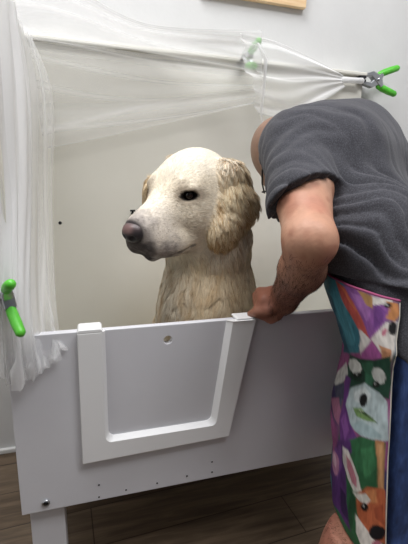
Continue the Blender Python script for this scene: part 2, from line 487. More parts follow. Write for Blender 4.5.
clamp('bright green spring clamp on the front left corner of the tub', (-0.143, -0.020, 0.795), (-0.35, 0.92, 0.07), (-0.12, 0.0, 1), 1.3)
# ================================================================== the netting
def tulle_mat():
    m = bpy.data.materials.new('white_tulle'); m.use_nodes = True
    nt = m.node_tree; nt.nodes.clear()
    out = nd(m, 'ShaderNodeOutputMaterial'); tr = nd(m, 'ShaderNodeBsdfTransparent')
    df = nd(m, 'ShaderNodeBsdfDiffuse'); df.inputs['Color'].default_value = (*lin('f4f4f4'), 1)
    tl = nd(m, 'ShaderNodeBsdfTranslucent'); tl.inputs['Color'].default_value = (*lin('f4f4f4'), 1)
    mx = nd(m, 'ShaderNodeMixShader'); mx.inputs[0].default_value = 0.35
    lk(m, df.outputs[0], mx.inputs[1]); lk(m, tl.outputs[0], mx.inputs[2])
    at_ = nd(m, 'ShaderNodeAttribute', attribute_name='weave')
    fin = nd(m, 'ShaderNodeMixShader'); lk(m, at_.outputs['Fac'], fin.inputs[0])
    lk(m, tr.outputs[0], fin.inputs[1]); lk(m, mx.outputs[0], fin.inputs[2]); lk(m, fin.outputs[0], out.inputs['Surface'])
    return m
m_tulle = tulle_mat()
tul = thing('tulle_netting', 'sheer white tulle netting draped over the tall back and left side of the tub', 'netting', (-0.1, 0.4, 1.42))
def interp_curve(pts, n):
    """smooth curve through points, n samples, evenly by parameter"""
    P = np.array(pts, float); k = len(P)
    t = np.linspace(0, k-1, n); i = np.clip(t.astype(int), 0, k-2); f = (t-i)[:, None]
    p0 = P[np.clip(i-1, 0, k-1)]; p1 = P[i]; p2 = P[i+1]; p3 = P[np.clip(i+2, 0, k-1)]
    return 0.5*((2*p1)+(p2-p0)*f+(2*p0-5*p1+4*p2-p3)*f*f+(3*p1-p0-3*p2+p3)*f**3)
def sheet(name, rails, nu, nv, folds, amp, base, dens, seed=0, edge=0.25, hemwave=0.0):
    """rails: curves from one gathered end to the other; the cloth spans them. folds run along the rails (v is across)"""
    R = np.stack([interp_curve(r, nu) for r in rails])              # rails x nu x 3
    S = np.stack([interp_curve(R[:, i], nv) for i in range(nu)], 1)  # nv x nu x 3
    v = np.linspace(0, 1, nv)[:, None]; u = np.linspace(0, 1, nu)[None]
    rr = np.random.default_rng(seed)
    ph = np.zeros((nv, nu)); fold = np.zeros((nv, nu))
    for fr, a in folds:
        p, q, s = rr.uniform(0, 6.28, 3)
        w = np.sin(2*np.pi*fr*v+p+0.9*np.sin(2.2*u+q)+0.5*np.sin(5*u+s))
        ph = ph+a*w; fold = fold+a*np.abs(np.cos(2*np.pi*fr*v+p+0.9*np.sin(2.2*u+q)+0.5*np.sin(5*u+s)))
    if hemwave:
        hw_ = np.sin(v*61+2*np.sin(v*17))+.6*np.sin(v*131+1)
        S = S+(hw_*hemwave*sstep(.80, 1.0, u)**2)[:, :, None]*V3(.35, .25, 1.0)
    du = np.gradient(S, axis=1); dv = np.gradient(S, axis=0)
    N = np.cross(du, dv); N /= np.maximum(np.linalg.norm(N, axis=2, keepdims=True), 1e-9)
    A = amp(u, v) if callable(amp) else amp
    S = S+N*(ph*A)[:, :, None]
    al = base(u, v) if callable(base) else base
    crest = np.clip(ph, 0, None)**3
    for q_ in range(3):                                          # a few thin creases in the cloth
        a_, b_, c_ = rr.uniform(2, 6), rr.uniform(0, 6.28), rr.uniform(1.5, 4)
        al = al+.22*np.clip(np.sin(np.pi*a_*v+b_+.9*np.sin(c_*u+b_*2)), 0, 1)**60
    al = np.clip(al+dens*crest, 0, 0.97)*np.ones((nv, nu))
    if edge: al = np.maximum(al, edge*np.exp(-((np.minimum(v, 1-v)*nv)/1.2)**2)*np.ones((nv, nu)))
    me_ = [(j*nu+i, j*nu+i+1, (j+1)*nu+i+1, (j+1)*nu+i) for j in range(nv-1) for i in range(nu-1)]
    me = mesh_np(name, S.reshape(-1, 3), me_)
    a = me.attributes.new('weave', 'FLOAT', 'POINT'); a.data.foreach_set('value', al.reshape(-1).astype(np.float32))
    return obj(name, me, m_tulle, tul)
# hanging in front of the back panel, from the ledge down to a swooping hem
LY = YB-0.028
sheet('back_swag', [
    [at(24, 36, LY-0.01), at(90, 46, LY-.004), at(160, 56, LY-.004), at(252, 68, LY-.008)],
    [at(28, 60, LY-.012), at(95, 74, LY-.006), at(165, 80, LY-.006), at(258, 82, LY-.010)],
    [at(38, 110, LY-.014), at(100, 108, LY-.008), at(170, 102, LY-.008), at(264, 92, LY-.012)],
    [at(44, 149, LY-.016), at(100, 138, LY-.010), at(185, 119, LY-.010), at(270, 100, LY-.014)]],
    70, 80, [(1.6, 0.6), (3.7, 0.4)], 0.004, 0.26, 0.16, 3, 0.5)
# the sheet that comes down to the middle clamp from the tall corner post
sheet('upper_drape', [
    [at(-28, -60, 0.10), at(60, -22, 0.25), at(150, 24, 0.40), at(262, 30, 0.42)],
    [at(-20, -20, 0.20), at(60, 2, 0.35), at(150, 37, 0.45), at(262, 52, 0.425)],
    [at(10, 10, 0.40), at(80, 24, 0.48), at(160, 47, 0.53), at(262, 64, 0.425)],
    [at(24, 37, 0.57), at(90, 47, 0.575), at(160, 57, 0.575), at(262, 76, 0.455)]],
    70, 80, [(1.3, 0.6), (3.1, 0.5)], lambda u, v: 0.010*(1-u)+0.004, 0.34, 0.22, 5, 0.5)
# gathered run from the middle clamp to the right clamp
gp = at(343, 80, 0.575)
sheet('gathered_run', [
    [at(240, 33, 0.42), at(275, 41, 0.49), at(310, 57, 0.56), at(343, 75, 0.575)],
    [at(244, 58, 0.425), at(280, 62, 0.49), at(312, 70, 0.56), at(343, 78, 0.572)],
    [at(252, 85, 0.43), at(285, 90, 0.49), at(315, 85, 0.56), at(343, 82, 0.572)],
    [at(258, 114, 0.46), at(292, 118, 0.50), at(325, 100, 0.56), at(345, 87, 0.575)]],
    60, 90, [(2.1, 0.6), (5.2, 0.4)], lambda u, v: 0.012*(1-u)+0.003, lambda u, v: 0.34+0.5*u**2, 0.25, 8, 0.5)
bm = tube_bm([gp, at(352, 80, .574), at(362, 81, .574)], [0.012, 0.009, 0.011], 12)
k = obj('gathered_end', bm, m_tulle, tul)
a = k.data.attributes.new('weave', 'FLOAT', 'POINT'); a.data.foreach_set('value', [0.9]*len(k.data.vertices))
bm = tube_bm([at(258, 44, .418), at(266, 60, .415), at(264, 85, .42), at(261, 112, .45), at(262, 124, .45)], [0.004, 0.006, 0.005, 0.004, 0.003], 8)
k = obj('hanging_fold', bm, m_tulle, tul)
a = k.data.attributes.new('weave', 'FLOAT', 'POINT'); a.data.foreach_set('value', [0.55]*len(k.data.vertices))
# left side: a heavy double drape over the side panel, spilling over the front corner
def lefts(dx, seed, base, dens, name, amp):
    xi = XL+0.018
    rails = [
        [at(-70, -60, -0.03)+V3(0, 0, .05), at(-52, 60, -0.035), at(-40, 180, -.035), at(-28, 300, -.035), at(-22, 372, -.04)],
        [at(-30, -40, 0.02), at(-22, 60, -0.01), at(-14, 180, -0.02), at(-8, 300, -0.028), at(-4, 378, -.03)],
        [at(0, -12, 0.16), at(8, 80, 0.10), at(12, 190, 0.05), at(10, 300, -0.022), at(16, 384, -.026)],
        [at(12, 8, 0.34), at(24, 90, 0.26), at(26, 190, 0.15), at(24, 300, 0.005), at(34, 376, -.024)],
        [at(22, 24, 0.50), at(39, 90, 0.42), at(40, 190, 0.30), at(42, 300, 0.06), at(50, 364, -.016)],
        [at(26, 30, 0.565), at(50+dx, 95, 0.50), at(50+dx, 200, 0.40), at(54+dx, 300, 0.10), at(64, 352, -.010)]]
    return sheet(name, rails, 70, 120, [(2.3, 0.5), (5.0, 0.4), (9.5, 0.25)], amp, base, dens, seed, 0.45, .006)
lefts(0, 11, lambda u, v: (.80-.56*sstep(.40, .85, v))*(1-.55*sstep(.80, .93, u)), 0.20, 'side_drape', lambda u, v: 0.010+0.004*u+.004*sstep(.78, .9, u))
lefts(-10, 17, lambda u, v: (.70-.50*sstep(.45, .9, v))*(1-.55*sstep(.80, .93, u)), 0.20, 'side_drape', lambda u, v: 0.013+0.002*u)
# ================================================================== the golden retriever
dogr = thing('dog', 'cream golden retriever sitting in the white tub, head turned to its side', 'dog', (0.31, 0.30, 0.316))
HS = 1.11
def rot(y, p, r):
    cy, sy, cp, sp, cr, sr = math.cos(y), math.sin(y), math.cos(p), math.sin(p), math.cos(r), math.sin(r)
    return np.array([[cy, -sy, 0], [sy, cy, 0], [0, 0, 1]])@np.array([[cp, 0, sp], [0, 1, 0], [-sp, 0, cp]])@np.array([[1, 0, 0], [0, cr, -sr], [0, sr, cr]])
HR = rot(*[math.radians(a) for a in (219.4, 15.8, -4.1)]); HP = V3(0.2627, 0.18, 0.9943)
def hw(l): return HP+HR@(np.asarray(l, float)*HS)
def hl(p): return ((p-HP)@HR)/HS
EYE = [V3(.0735, .0475, .013), V3(.0735, -.0475, .013)]
EARF = {s: frame((-.12, s*0.12, -1), (0, s, 0)) for s in (1, -1)}
def head_local(q):
    d = ell(q, (-.014, 0, .012), (.088, .073, .072))
    d = smin(d, ell(q, (.040, 0, .012), (.052, .056, .044)), .04)
    for s in (1, -1):
        d = smin(d, ell(q, (.030, s*.042, -.045), (.064, .038, .050)), .04)
        d = smin(d, ell(q, (.066, s*.038, .024), (.022, .020, .012)), .03)
    d = smin(d, cone(q, (.055, 0, -.026), (.168, 0, -.043), .048, .036), .035)
    d = smin(d, cone(q, (.055, 0, .000), (.186, 0, -.024), .027, .020), .03)
    for s in (1, -1):
        d = smin(d, ell(q, (.142, s*.021, -.064), (.056, .025, .034)), .015)
        d = smin(d, ell(q, (.116, s*.027, -.078), (.046, .022, .030)), .015)
    d = smin(d, cone(q, (.05, 0, -.078), (.155, 0, -.094), .028, .018), .012)
    for s in (1, -1): d = smin(d, ell(q, (.082, s*.028, -.084), (.048, .026, .030)), .02)
    for s in (1, -1):                                        # mouth line and eye sockets
        d = smax(d, -cone(q, (.080, s*.050, -.094), (.150, s*.040, -.0975), 0.0022, .0018), .006)
        d = smax(d, -ell(q, EYE[0 if s > 0 else 1]+V3(.004, s*.004, 0), (.016, .012, .0095)), .008)
    return d
def ear_local(q, s):
    """hanging ear flap: narrow fold at the skull, rounded tip"""
    A = np.stack([nrm((1, s*-.35, .10)), nrm((.35, s*1, .12)), nrm((-.10, s*-.14, 1))], 1)
    d = ell(q, (-.040, s*.084, -.010), (.054, .018, .060), A)
    d = smin(d, ell(q, (-.028, s*.099, -.054), (.068, .017, .046), A), .03)
    d = smin(d, ell(q, (.024, s*.093, -.086), (.034, .015, .034), A), .03)
    d = smin(d, ell(q, (-.045, s*.062, .030), (.040, .022, .026), A), .02)
    if s < 0: d = smin(d, ell(q, (.034, -.088, -.014), (.034, .014, .044), A), .02)      # the far ear swings forward
    return d
def dog_body(p):
    d = chain(p, [hw((-.045, 0, -.03)), V3(.326, .225, .86), V3(.336, .240, .70), V3(.338, .235, .60)], [.088, .106, .124, .130], .03)
    d = smin(d, ell(p, (.300, .175, .64), (.105, .085, .13)), .05)           # chest
    d = smin(d, chain(p, [V3(.322, .25, .62), V3(.335, .37, .52), V3(.34, .43, .44)], [.118, .125, .115], .04), .05)
    for s, x in ((-1, .245), (1, .385)):
        d = smin(d, chain(p, [V3(x, .19, .58), V3(x-.005, .20, .46), V3(x-.01, .185, .352), V3(x-.02, .155, .338)], [.058, .042, .034, .030], .02), .03)
        h = .315+s*.115
        d = smin(d, ell(p, (h, .40, .42), (.062, .105, .095)), .04)
        d = smin(d, chain(p, [V3(h+s*.01, .36, .36), V3(h+s*.015, .28, .343), V3(h+s*.015, .25, .343)], [.04, .030, .028], .01), .02)
    d = smin(d, chain(p, [V3(.34, .50, .40), V3(.30, .535, .352), V3(.20, .53, .345), V3(.10, .50, .342)], [.04, .028, .026, .018], .01), .02)
    return d
def dog_f(p):
    q = hl(p)
    d = smin(dog_body(p), head_local(q)*HS, .045)
    for s in (1, -1): d = smin(d, ear_local(q, s)*HS, .014)
    return d
DV, DF = nets(dog_f, (.05, -.03, .30), (.52, .585, 1.12), 0.0048)
DV, DF = keep_biggest(DV, DF); DV = relax(DV, DF, 1, 0.4)

def dog_col(P):
    """coat, ears, muzzle and eye rims"""
    q = hl(P); n = len(P)
    nz = vnoise(P, 18, 1); nf = vnoise(P, 60, 4)
    col = np.tile(np.array(lin('f2e6d0')), (n, 1))
    # coat below the head is a little warmer
    dh = head_local(q); de = np.minimum(ear_local(q, 1), ear_local(q, -1))
    body = sstep(.010, .045, np.minimum(dh, de))
    col = mixc(col, 'e8d1a8', body*(0.55+0.45*sstep(-.4, .5, nz)))
    col = mixc(col, 'f1e9da', sstep(.04, -.05, (P-V3(.25, 0, 0))[:, 0])*body*0.75)          # pale breast
    wv = vnoise(P*V3(1, 1, .35), 70, 5)*.6+vnoise(P*V3(1, 1, .4), 28, 2)*.6
    col = mixc(col, 'cfae7e', sstep(.05, .55, wv)*body*.55)
    # ears
    ear = sstep(.010, .002, de)*sstep(.004, .012, np.abs(q[:, 1])-.058)
    ear = np.clip(ear, 0, 1)*sstep(.075, .03, q[:, 2])
    col = mixc(col, 'f0dfbc', ear*(0.75+0.25*nz))
    tip = ear*sstep(-.03, -.11, q[:, 2]); col = mixc(col, 'dfc597', tip*0.8)
    col = mixc(col, 'c9a675', ear*sstep(.1, .6, vnoise(P*V3(1, 1, .4), 90, 8))*.6)
    # face tint under the eye and along the cheek
    col = mixc(col, 'f5efe2', sstep(.03, .07, q[:, 2])*0.6*(1-body))
    mz = sstep(.095, .15, q[:, 0])*(1-body)
    col = mixc(col, 'e2d9cf', mz*0.6)
    low = sstep(-.050, -.078, q[:, 2]+0.012*nf)*sstep(.10, .16, q[:, 0])
    col = mixc(col, 'a59d97', low*0.85*(1-body))
    nr = np.linalg.norm((q-V3(.195, 0, -.029))/V3(1.15, 1, 1.0), axis=1)
    col = mixc(col, '8d8583', sstep(.050, .028, nr+0.008*nf)*0.7)
    col = mixc(col, '3a3536', sstep(.029, .023, nr))
    lipf = sstep(.177, .193, q[:, 0]+.004*nf)*sstep(-.040, -.052, q[:, 2]); col = mixc(col, '433d3d', lipf*.9*(1-body))
    spk = sstep(.110, .140, q[:, 0])*sstep(-.045, -.060, q[:, 2])*sstep(-.1, .5, vnoise(q, 160, 7))*(1-body); col = mixc(col, '8a827c', spk*.5)
    chin = sstep(.026, .012, np.linalg.norm((q-V3(.180, 0, -.092)), axis=1)); col = mixc(col, '3d3838', chin*.9)
    for s in (1, -1):
        t = np.clip((q[:, 0]-.080)/.070, 0, 1)
        c = np.stack([.080+t*.070, s*(.050-.010*t), -.094-.0035*t], 1)
        dl = np.linalg.norm(q-c, axis=1)
        col = mixc(col, '3a3433', sstep(.0080, .003, dl)*(1-.72*sstep(.05, .25, t)))
        e = q-EYE[0 if s > 0 else 1]; e = np.stack([e[:, 0]+.0*e[:, 2], e[:, 1], e[:, 2]-.12*e[:, 0]], 1)
        r = np.linalg.norm(e/V3(1.75, 1.3, 0.80), axis=1)
        col = mixc(col, 'a08c76', sstep(.030, .015, r+.003*nf)*0.65)
        col = mixc(col, '241e1d', sstep(.0172, .0135, r))
        bro = np.linalg.norm((q-(EYE[0 if s > 0 else 1]+V3(.010, -s*.008, .021)))/V3(1.0, 1.3, .8), axis=1)
        col = mixc(col, '8f7d69', sstep(.016, .004, bro)*.6)
    return np.clip(col, 0, 1)
me = mesh_np('body', DV, DF); set_col(me, dog_col(DV))
m_skin_dog = attr_mat('dog_coat', 0.75, 0.15, 90, 0.08, 250, 0.3, 0.002)
dbody = obj('body', me, m_skin_dog, dogr)

# fur as real tapered hairs lying along the coat
m_fur = attr_mat('dog_fur', 0.55, 0.25)
def fur_flow(P):
    q = hl(P)
    fwd, lft, up = HR[:, 0], HR[:, 1], HR[:, 2]
    back = np.tile(-fwd, (len(P), 1))
    down = np.tile(V3(0, 0, -1), (len(P), 1))
    dh = head_local(q)
    wb = sstep(.003, .048, dh)[:, None]
    side = np.sign(q[:, 1])[:, None]*sstep(0, .03, np.abs(q[:, 1]))[:, None]
    face = back*0.9+down*0.35+lft[None]*side*0.35
    top = sstep(.02, .06, q[:, 2])[:, None]
    face = face*(1-top)+(back+down*0.1)*top
    nk = down+0.25*np.stack([vnoise(P, 14, 5), vnoise(P, 14, 6), 0*P[:, 0]], 1)+np.stack([(P[:, 0]-.29)*1.5, 0*P[:, 0], 0*P[:, 0]], 1)
    d = face*(1-wb)+nk*wb
    de = np.minimum(ear_local(q, 1), ear_local(q, -1))
    we = (sstep(.010, .002, de)*sstep(.05, .062, np.abs(q[:, 1])))[:, None]
    ed = down*1.0-fwd[None]*0.35*sstep(.05, -.05, q[:, 2])[:, None]+fwd[None]*0.0
    ed = ed+0.22*np.stack([vnoise(P, 30, 8), vnoise(P, 30, 9), 0*P[:, 0]], 1)
    return d*(1-we)+ed*we, we[:, 0], wb[:, 0], q
rf = np.random.default_rng(11)
fn = np.cross(DV[DF[:, 2]]-DV[DF[:, 0]], DV[DF[:, 3]]-DV[DF[:, 1]]); fn /= np.maximum(np.linalg.norm(fn, axis=1, keepdims=True), 1e-12)
fc = DV[DF].mean(1)
see = (((CAM-fc)*fn).sum(1)/np.linalg.norm(CAM-fc, axis=1) > -0.45) & (fc[:, 2] > .58)
P, fi = sample(DV, DF[see], 330000, rf)
N = grad(dog_f, P); D, we, wb, q = fur_flow(P)
muzz = sstep(.07, .13, q[:, 0])*(1-wb)
L = .0105*(1-muzz)+.0045*muzz
L = L*(1-wb)+.042*wb
L = L*(1-we)+.032*we
eye_d = np.minimum(np.linalg.norm(q-EYE[0], axis=1), np.linalg.norm(q-EYE[1], axis=1))
nose_d = np.linalg.norm((q-V3(.203, 0, -.029)), axis=1)
L = L*np.clip((eye_d-.012)/.02, .25, 1)
keep = (eye_d > .0175) & (nose_d > .027) & (rf.random(len(P)) < (1-0.45*wb))
P, N, D, L, we, wb = P[keep], N[keep], D[keep], L[keep], we[keep], wb[keep]
colr = dog_col(P)*rf.uniform(.84, 1.12, (len(P), 1))
dark = (rf.random(len(P)) < 0.30)*we+(rf.random(len(P)) < 0.10)*wb
colr = colr*(1-0.44*dark[:, None]*np.array([[.7, 1.0, 1.3]]))
lng = (we+wb) > .28
parts_ = []; off = 0; VV, FF, CC = [], [], []
for sel, kw in ((~lng, dict(seg=2, lift=.20, wid=.00042, jit=.22, clump=.35, nclump=max(1, int((~lng).sum()/25)))),
                (lng, dict(seg=4, lift=.40, wid=.00055, jit=.16, curl=.07, clump=.62, nclump=max(1, int(lng.sum()/55))))):
    a, b, c = strands(P[sel], N[sel], D[sel], L[sel], col=np.clip(colr[sel], 0, 1), rnd=rf, **kw)
    VV.append(a); FF.append(b+off); CC.append(c); off += len(a)
me = mesh_np('fur', np.concatenate(VV), np.concatenate(FF)); set_col(me, np.concatenate(CC))
obj('fur', me, m_fur, dbody, True)
print('fur strands', len(P), 'faces', len(me.polygons))

# nose pad, eyes
def nose_f(q):
    d = ell(q, (.200, 0, -.036), (.0185, .0215, .0170))
    d = smin(d, ell(q, (.196, 0, -.026), (.017, .017, .010)), .008)
    for s in (1, -1): d = smax(d, -ell(q, (.217, s*.0095, -.039), (.008, .0055, .0045)), .004)
    d = smax(d, -cone(q, (.222, 0, -.040), (.212, 0, -.054), .0016, .0016), .003)
    return d
v, f = nets(nose_f, (.17, -.03, -.065), (.226, .03, -.008), .0013)
q = v.copy(); me = mesh_np('nose', HP+(((v-V3(.2, 0, -.036))*V3(1.05, 1.12, 1.06)+V3(.2005, 0, -.030))@HR.T)*HS, f)
c = np.tile(np.array(lin('2d292b')), (len(v), 1)); c = mixc(c, '80625e', sstep(-.036, -.024, q[:, 2])*sstep(.200, .212, q[:, 0])*sstep(.019, .008, np.abs(q[:, 1]+.004))*.9)
c = mixc(c, '6a5453', sstep(-.032, -.020, q[:, 2])*.4)
set_col(me, c)
nose = obj('nose', me, attr_mat('nose_leather', 0.38, 0.5, None, 0, 700, .5, .0006), dogr); nose['label'] = 'dark nose with a pinkish top'
m_eye = mat('dog_eye', '1d1210', 0.08, spec=0.6)
for e in EYE:
    b = bmesh.new(); bmesh.ops.create_uvsphere(b, u_segments=20, v_segments=12, radius=.0118*HS)
    w = hw(e-V3(.0015, np.sign(e[1])*.0015, 0))
    for vv in b.verts: vv.co = vv.co+Vector(w)
    obj('eye', b, m_eye, dogr)
# ================================================================== the man bending over the tub
man = thing('person', 'person in a charcoal t-shirt bending over the tub side, wearing a painted animal apron', 'person', (0.56, -0.2, 0))
m_skin = attr_mat('skin', 0.5, 0.35, 70, 0.07, 160, 0.35, 0.0015)
SH_L, SH_R = V3(.482, .05, 1.095), V3(.805, .23, 1.118)
EL_L = V3(.379, -.200, .920); WR_L = at(283, 300, -.02)
HIP = V3(.63, -.19, .74); FD = nrm((-.85, .53, 0)); LD = nrm((-.53, -.85, 0))
HIP_L, HIP_R = HIP+LD*.09, HIP-LD*.09
KN_L, AN_L = V3(.540, -.262, .40), V3(.425, -.225, .085)
KN_R, AN_R = V3(.655, -.12, .40), V3(.735, -.22, .085)
HC = V3(.540, .235, 1.088); HFD = nrm((.15, .40, -.90)); HCR = nrm(V3(-.40, .80, .30)-HFD*(V3(-.40, .80, .30)@HFD)); HLF = np.cross(HCR, HFD)
HB = np.stack([HFD, HLF, HCR], 1)               # face, its left, crown
# ---- the apron: one wrapped cloth, painted
m_apron = attr_mat('painted_apron_cloth', .7, .25, 35, .10, 300, .25, .0006)
AZ = [.33, .36, .40, .45, .50, .55, .60, .64, .68, .72, .76, .80, .86]
def af(z): return np.interp(z, AZ, [.110, .112, .112, .116, .126, .126, .122, .116, .116, .132, .144, .152, .152])
def al_(z): return np.interp(z, [.33, .5, .65, .80], [.215, .205, .190, .180])
def th_hem(z): return np.radians(np.interp(z, AZ, [77.7, 76.6, 74.3, 72.6, 72, 70.2, 68.5, 66.2, 64.5, 66.8, 70.8, 76.6, 81]))
def apron_in(p):
    """inside of the wrapped apron: what is worn under it is drawn in by it"""
    q = p-HIP; z = p[:, 2]
    q = q-np.stack([0*z, np.clip(z-.74, 0, 1)*.45, 0*z], 1)
    x = q@FD; y = q@LD
    e = np.sqrt((x/af(z))**2+(y/al_(z))**2)
    d = (e-1)*af(z)+.0075
    th = np.arctan2(y/al_(z), x/af(z))
    d = d-.09*sstep(.04, .75, th-th_hem(z))
    on = (th < th_hem(z)+.8) & (th > -1.75) & (z > .32) & (z < .845)
    return np.where(on, d, -1.0)
NA, NZ = 150, 190
TH1 = math.radians(-95)
def apron_pt(th, z):
    c = HIP+V3(0, 0, 0)
    c = np.stack([np.full_like(z, HIP[0])+0*z, HIP[1]+np.clip(z-.74, 0, 1)*.45, z], -1)
    r = 1+.012*np.sin(th*9+z*14)*np.clip((.72-z)*4, 0, 1)+.006*np.sin(th*17-z*30)
    return c+(np.cos(th)*af(z)*r)[..., None]*FD+(np.sin(th)*al_(z)*r)[..., None]*LD

def torso(p, g=0.0):
    d = chain(p, [HIP_L+V3(0, 0, .03)-FD*.02, HIP_R+V3(0, 0, .03)-FD*.02], [.106+g, .106+g])
    a = V3(.612, -.075, .90); d = smin(d, cone(p, a+V3(-.05, -.05, 0), a+V3(.055, .05, 0), .118+g, .118+g), .08)
    b = V3(.640, .085, 1.055); d = smin(d, cone(p, b+V3(-.075, -.055, .0), b+V3(.085, .065, 0), .128+g, .128+g), .08)
    d = smin(d, chain(p, [SH_L, SH_L+V3(.10, .07, .025), SH_R+V3(-.10, -.07, .025), SH_R], [.066+g, .085+g, .085+g, .066+g]), .06)
    return d
def head_man(p):
    q = (p-HC)@HB
    d = ell(q, (-.008, 0, .004), (.095, .074, .098))
    d = smin(d, ell(q, (.030, 0, -.055), (.060, .056, .062)), .05)
    d = smin(d, ell(q, (.052, 0, -.095), (.030, .032, .022)), .03)
    d = smin(d, cone(q, (.086, 0, -.008), (.108, 0, -.045), .010, .015), .014)          # nose
    d = smin(d, cone(q, (.076, -.04, .012), (.076, .04, .012), .012, .012), .02)         # brow
    d = smin(d, ell(q, (.082, 0, -.078), (.012, .024, .010)), .01)                       # lips
    for s in (1, -1):
        d = smax(d, -ell(q, (.092, s*.031, -.010), (.014, .015, .009)), .008)
        e = np.stack([nrm((.9, s*.35, -.2)), nrm((-.35, s*.9, 0)), nrm((.18, 0, .98))], 1)
        d = smin(d, ell(q, (-.006, s*.080, -.022), (.019, .008, .032), e), .006)
    return d
def limb(p, pts, rad, k=.015): return chain(p, [np.asarray(x, float) for x in pts], rad, k)
# left hand: a loose fist resting on the rim, knuckles towards the dog
def fist(p, W, K, T, side):
    """W wrist, K middle of the knuckle row, T direction along the row (index to little), side = towards the thumb side"""
    T = nrm(T); ax = nrm(K-W); dn = nrm(np.cross(ax, T)); dn = dn if dn[2] < 0 else -dn
    d = cone(p, W, W*.45+K*.55, .026, .027)
    for t, r in ((-.027, .0125), (-.009, .0125), (.009, .012), (.026, .011)):
        d = smin(d, cone(p, W+T*t*.6, K+T*t, .020, r+.0015), .012)
    fing = None
    for t, r, l in ((-.029, .0098, .036), (-.0097, .0102, .040), (.0097, .0098, .037), (.0285, .0086, .030)):
        b = K+T*t; c = b+ax*.004+dn*l; e = c-ax*.024+dn*.008; g = e-ax*.016-dn*.010
        f = limb(p, [b, b+ax*.010+dn*l*.45, c, e, g], [r*1.12, r*1.08, r, r*.95, r*.8], .004)
        fing = f if fing is None else np.minimum(fing, f)
    d = smin(d, fing, .005)
    b = W*.62+K*.38-T*.024+dn*.006
    d = smin(d, limb(p, [b, b-T*.018+ax*.022+dn*.010, b-T*.017+ax*.046+dn*.020, b-T*.006+ax*.060+dn*.032], [.0155, .0125, .0112, .009], .006), .010)
    return d
KN = at(262, 296, .012)
SH2, EL_R, WR_R = SH_R, V3(.745, .37, .85), at(312, 268, .42)
def arm_l(p):
    d = limb(p, [SH_L, SH_L*.5+EL_L*.5+V3(-.004, 0, .0), EL_L], [.062, .0605, .041], .02)
    d = smin(d, cone(p, EL_L+V3(.008, -.016, -.002), EL_L+V3(.009, -.018, -.006), .018, .018), .025)
    m = EL_L*.62+WR_L*.38
    d = smin(d, limb(p, [EL_L, m+V3(.010, 0, -.006), WR_L], [.041, .0435, .031], .02), .03)
    d = smin(d, fist(p, WR_L, KN, V3(.25, .9, .1), 1), .022)
    return d
def arm_r(p):
    d = limb(p, [SH_R, EL_R, EL_R*.6+WR_R*.4, WR_R], [.056, .043, .042, .029], .02)
    return smin(d, fist(p, WR_R, WR_R+V3(-.055, -.01, -.03), V3(.2, -.9, .1), 1), .02)
def leg(p, h, k, a):
    d = limb(p, [h, h*.5+k*.5, k], [.085, .074, .056], .03)
    calf = k*.62+a*.38-FD*.018
    d = smin(d, limb(p, [k, calf, a*.8+k*.2, a], [.052, .056, .040, .034], .03), .03)
    ft = V3(a[0], a[1], .03)
    return smin(d, limb(p, [a, ft-FD*.02, ft+FD*.15], [.034, .032, .026], .02), .02)
def man_f(p):
    d = torso(p, -.012)
    d = smin(d, leg(p, HIP_L, KN_L, AN_L), .03)
    d = smin(d, leg(p, HIP_R, KN_R, AN_R), .03)
    d = np.maximum(d, apron_in(p)+.016)
    nb = V3(.640, .165, 1.12)
    d = smin(d, cone(p, nb, HC-HFD*.03-HCR*.05, .062, .056), .04)
    d = smin(d, head_man(p), .02)
    return smin(smin(d, arm_l(p), .02), arm_r(p), .02)
MV, MF = nets(man_f, (.28, -.46, -.01), (.96, .56, 1.25), .005)
MV, MF = keep_biggest(MV, MF); MV = relax(MV, MF, 1, .4)
def skin_col(P):
    n = len(P); c = np.tile(np.array(lin('b4876f')), (n, 1))
    a = vnoise(P, 22, 1); b = vnoise(P, 55, 2)
    c = mixc(c, 'a46a58', sstep(.0, .7, a)*.55)
    c = mixc(c, 'cba48e', sstep(-.1, -.9, a)*.5)
    c = mixc(c, '8f5846', sstep(.1, .7, b)*.4)
    fa = sstep(.055, .02, np.abs(cone(P, EL_L, WR_L, .04, .03)))*sstep(.90, .80, P[:, 2])
    c = mixc(c, '74493c', fa*.75)
    hd = sstep(.05, .02, np.linalg.norm(P-KN, axis=1)-.03); c = mixc(c, '80503f', hd*.7)
    q = (P-HC)@HB; hm = sstep(.03, .01, head_man(P))
    c = mixc(c, '7f695b', hm*sstep(-.06, .0, q[:, 2]-.4*q[:, 0])*.8)                   # cropped scalp
    ear = sstep(.074, .082, np.abs(q[:, 1]))*hm; c = mixc(c, 'c9736b', ear*.8)
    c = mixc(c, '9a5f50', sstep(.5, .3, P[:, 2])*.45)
    return c
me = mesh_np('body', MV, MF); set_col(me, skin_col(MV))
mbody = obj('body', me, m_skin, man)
# short dark hairs on forearm, leg and the cropped head
rh = np.random.default_rng(5)
P, fi = sample(MV, MF, 90000, rh)
fore = (np.abs(cone(P, EL_L, WR_L, .045, .030)) < .02) & (P[:, 2] < .90) & (np.linalg.norm(P-KN, axis=1) > .05)
calfm = P[:, 2] < .40
k = (fore & (rh.random(len(P)) < .12+.55*sstep(.90, .82, P[:, 2]))) | (calfm & (rh.random(len(P)) < .25))
P = P[k]; N = grad(man_f, P)
D = np.tile(V3(-.3, .2, -1), (len(P), 1))
v, f, c = strands(P, N, D, np.full(len(P), .013), .25, .00022, np.tile(np.array(lin('3a2a24')), (len(P), 1)), 2, jit=.35, rnd=rh)
me = mesh_np('arm_hair', v, f); set_col(me, c); obj('body_hair', me, attr_mat('body_hair', .6, .2), mbody)

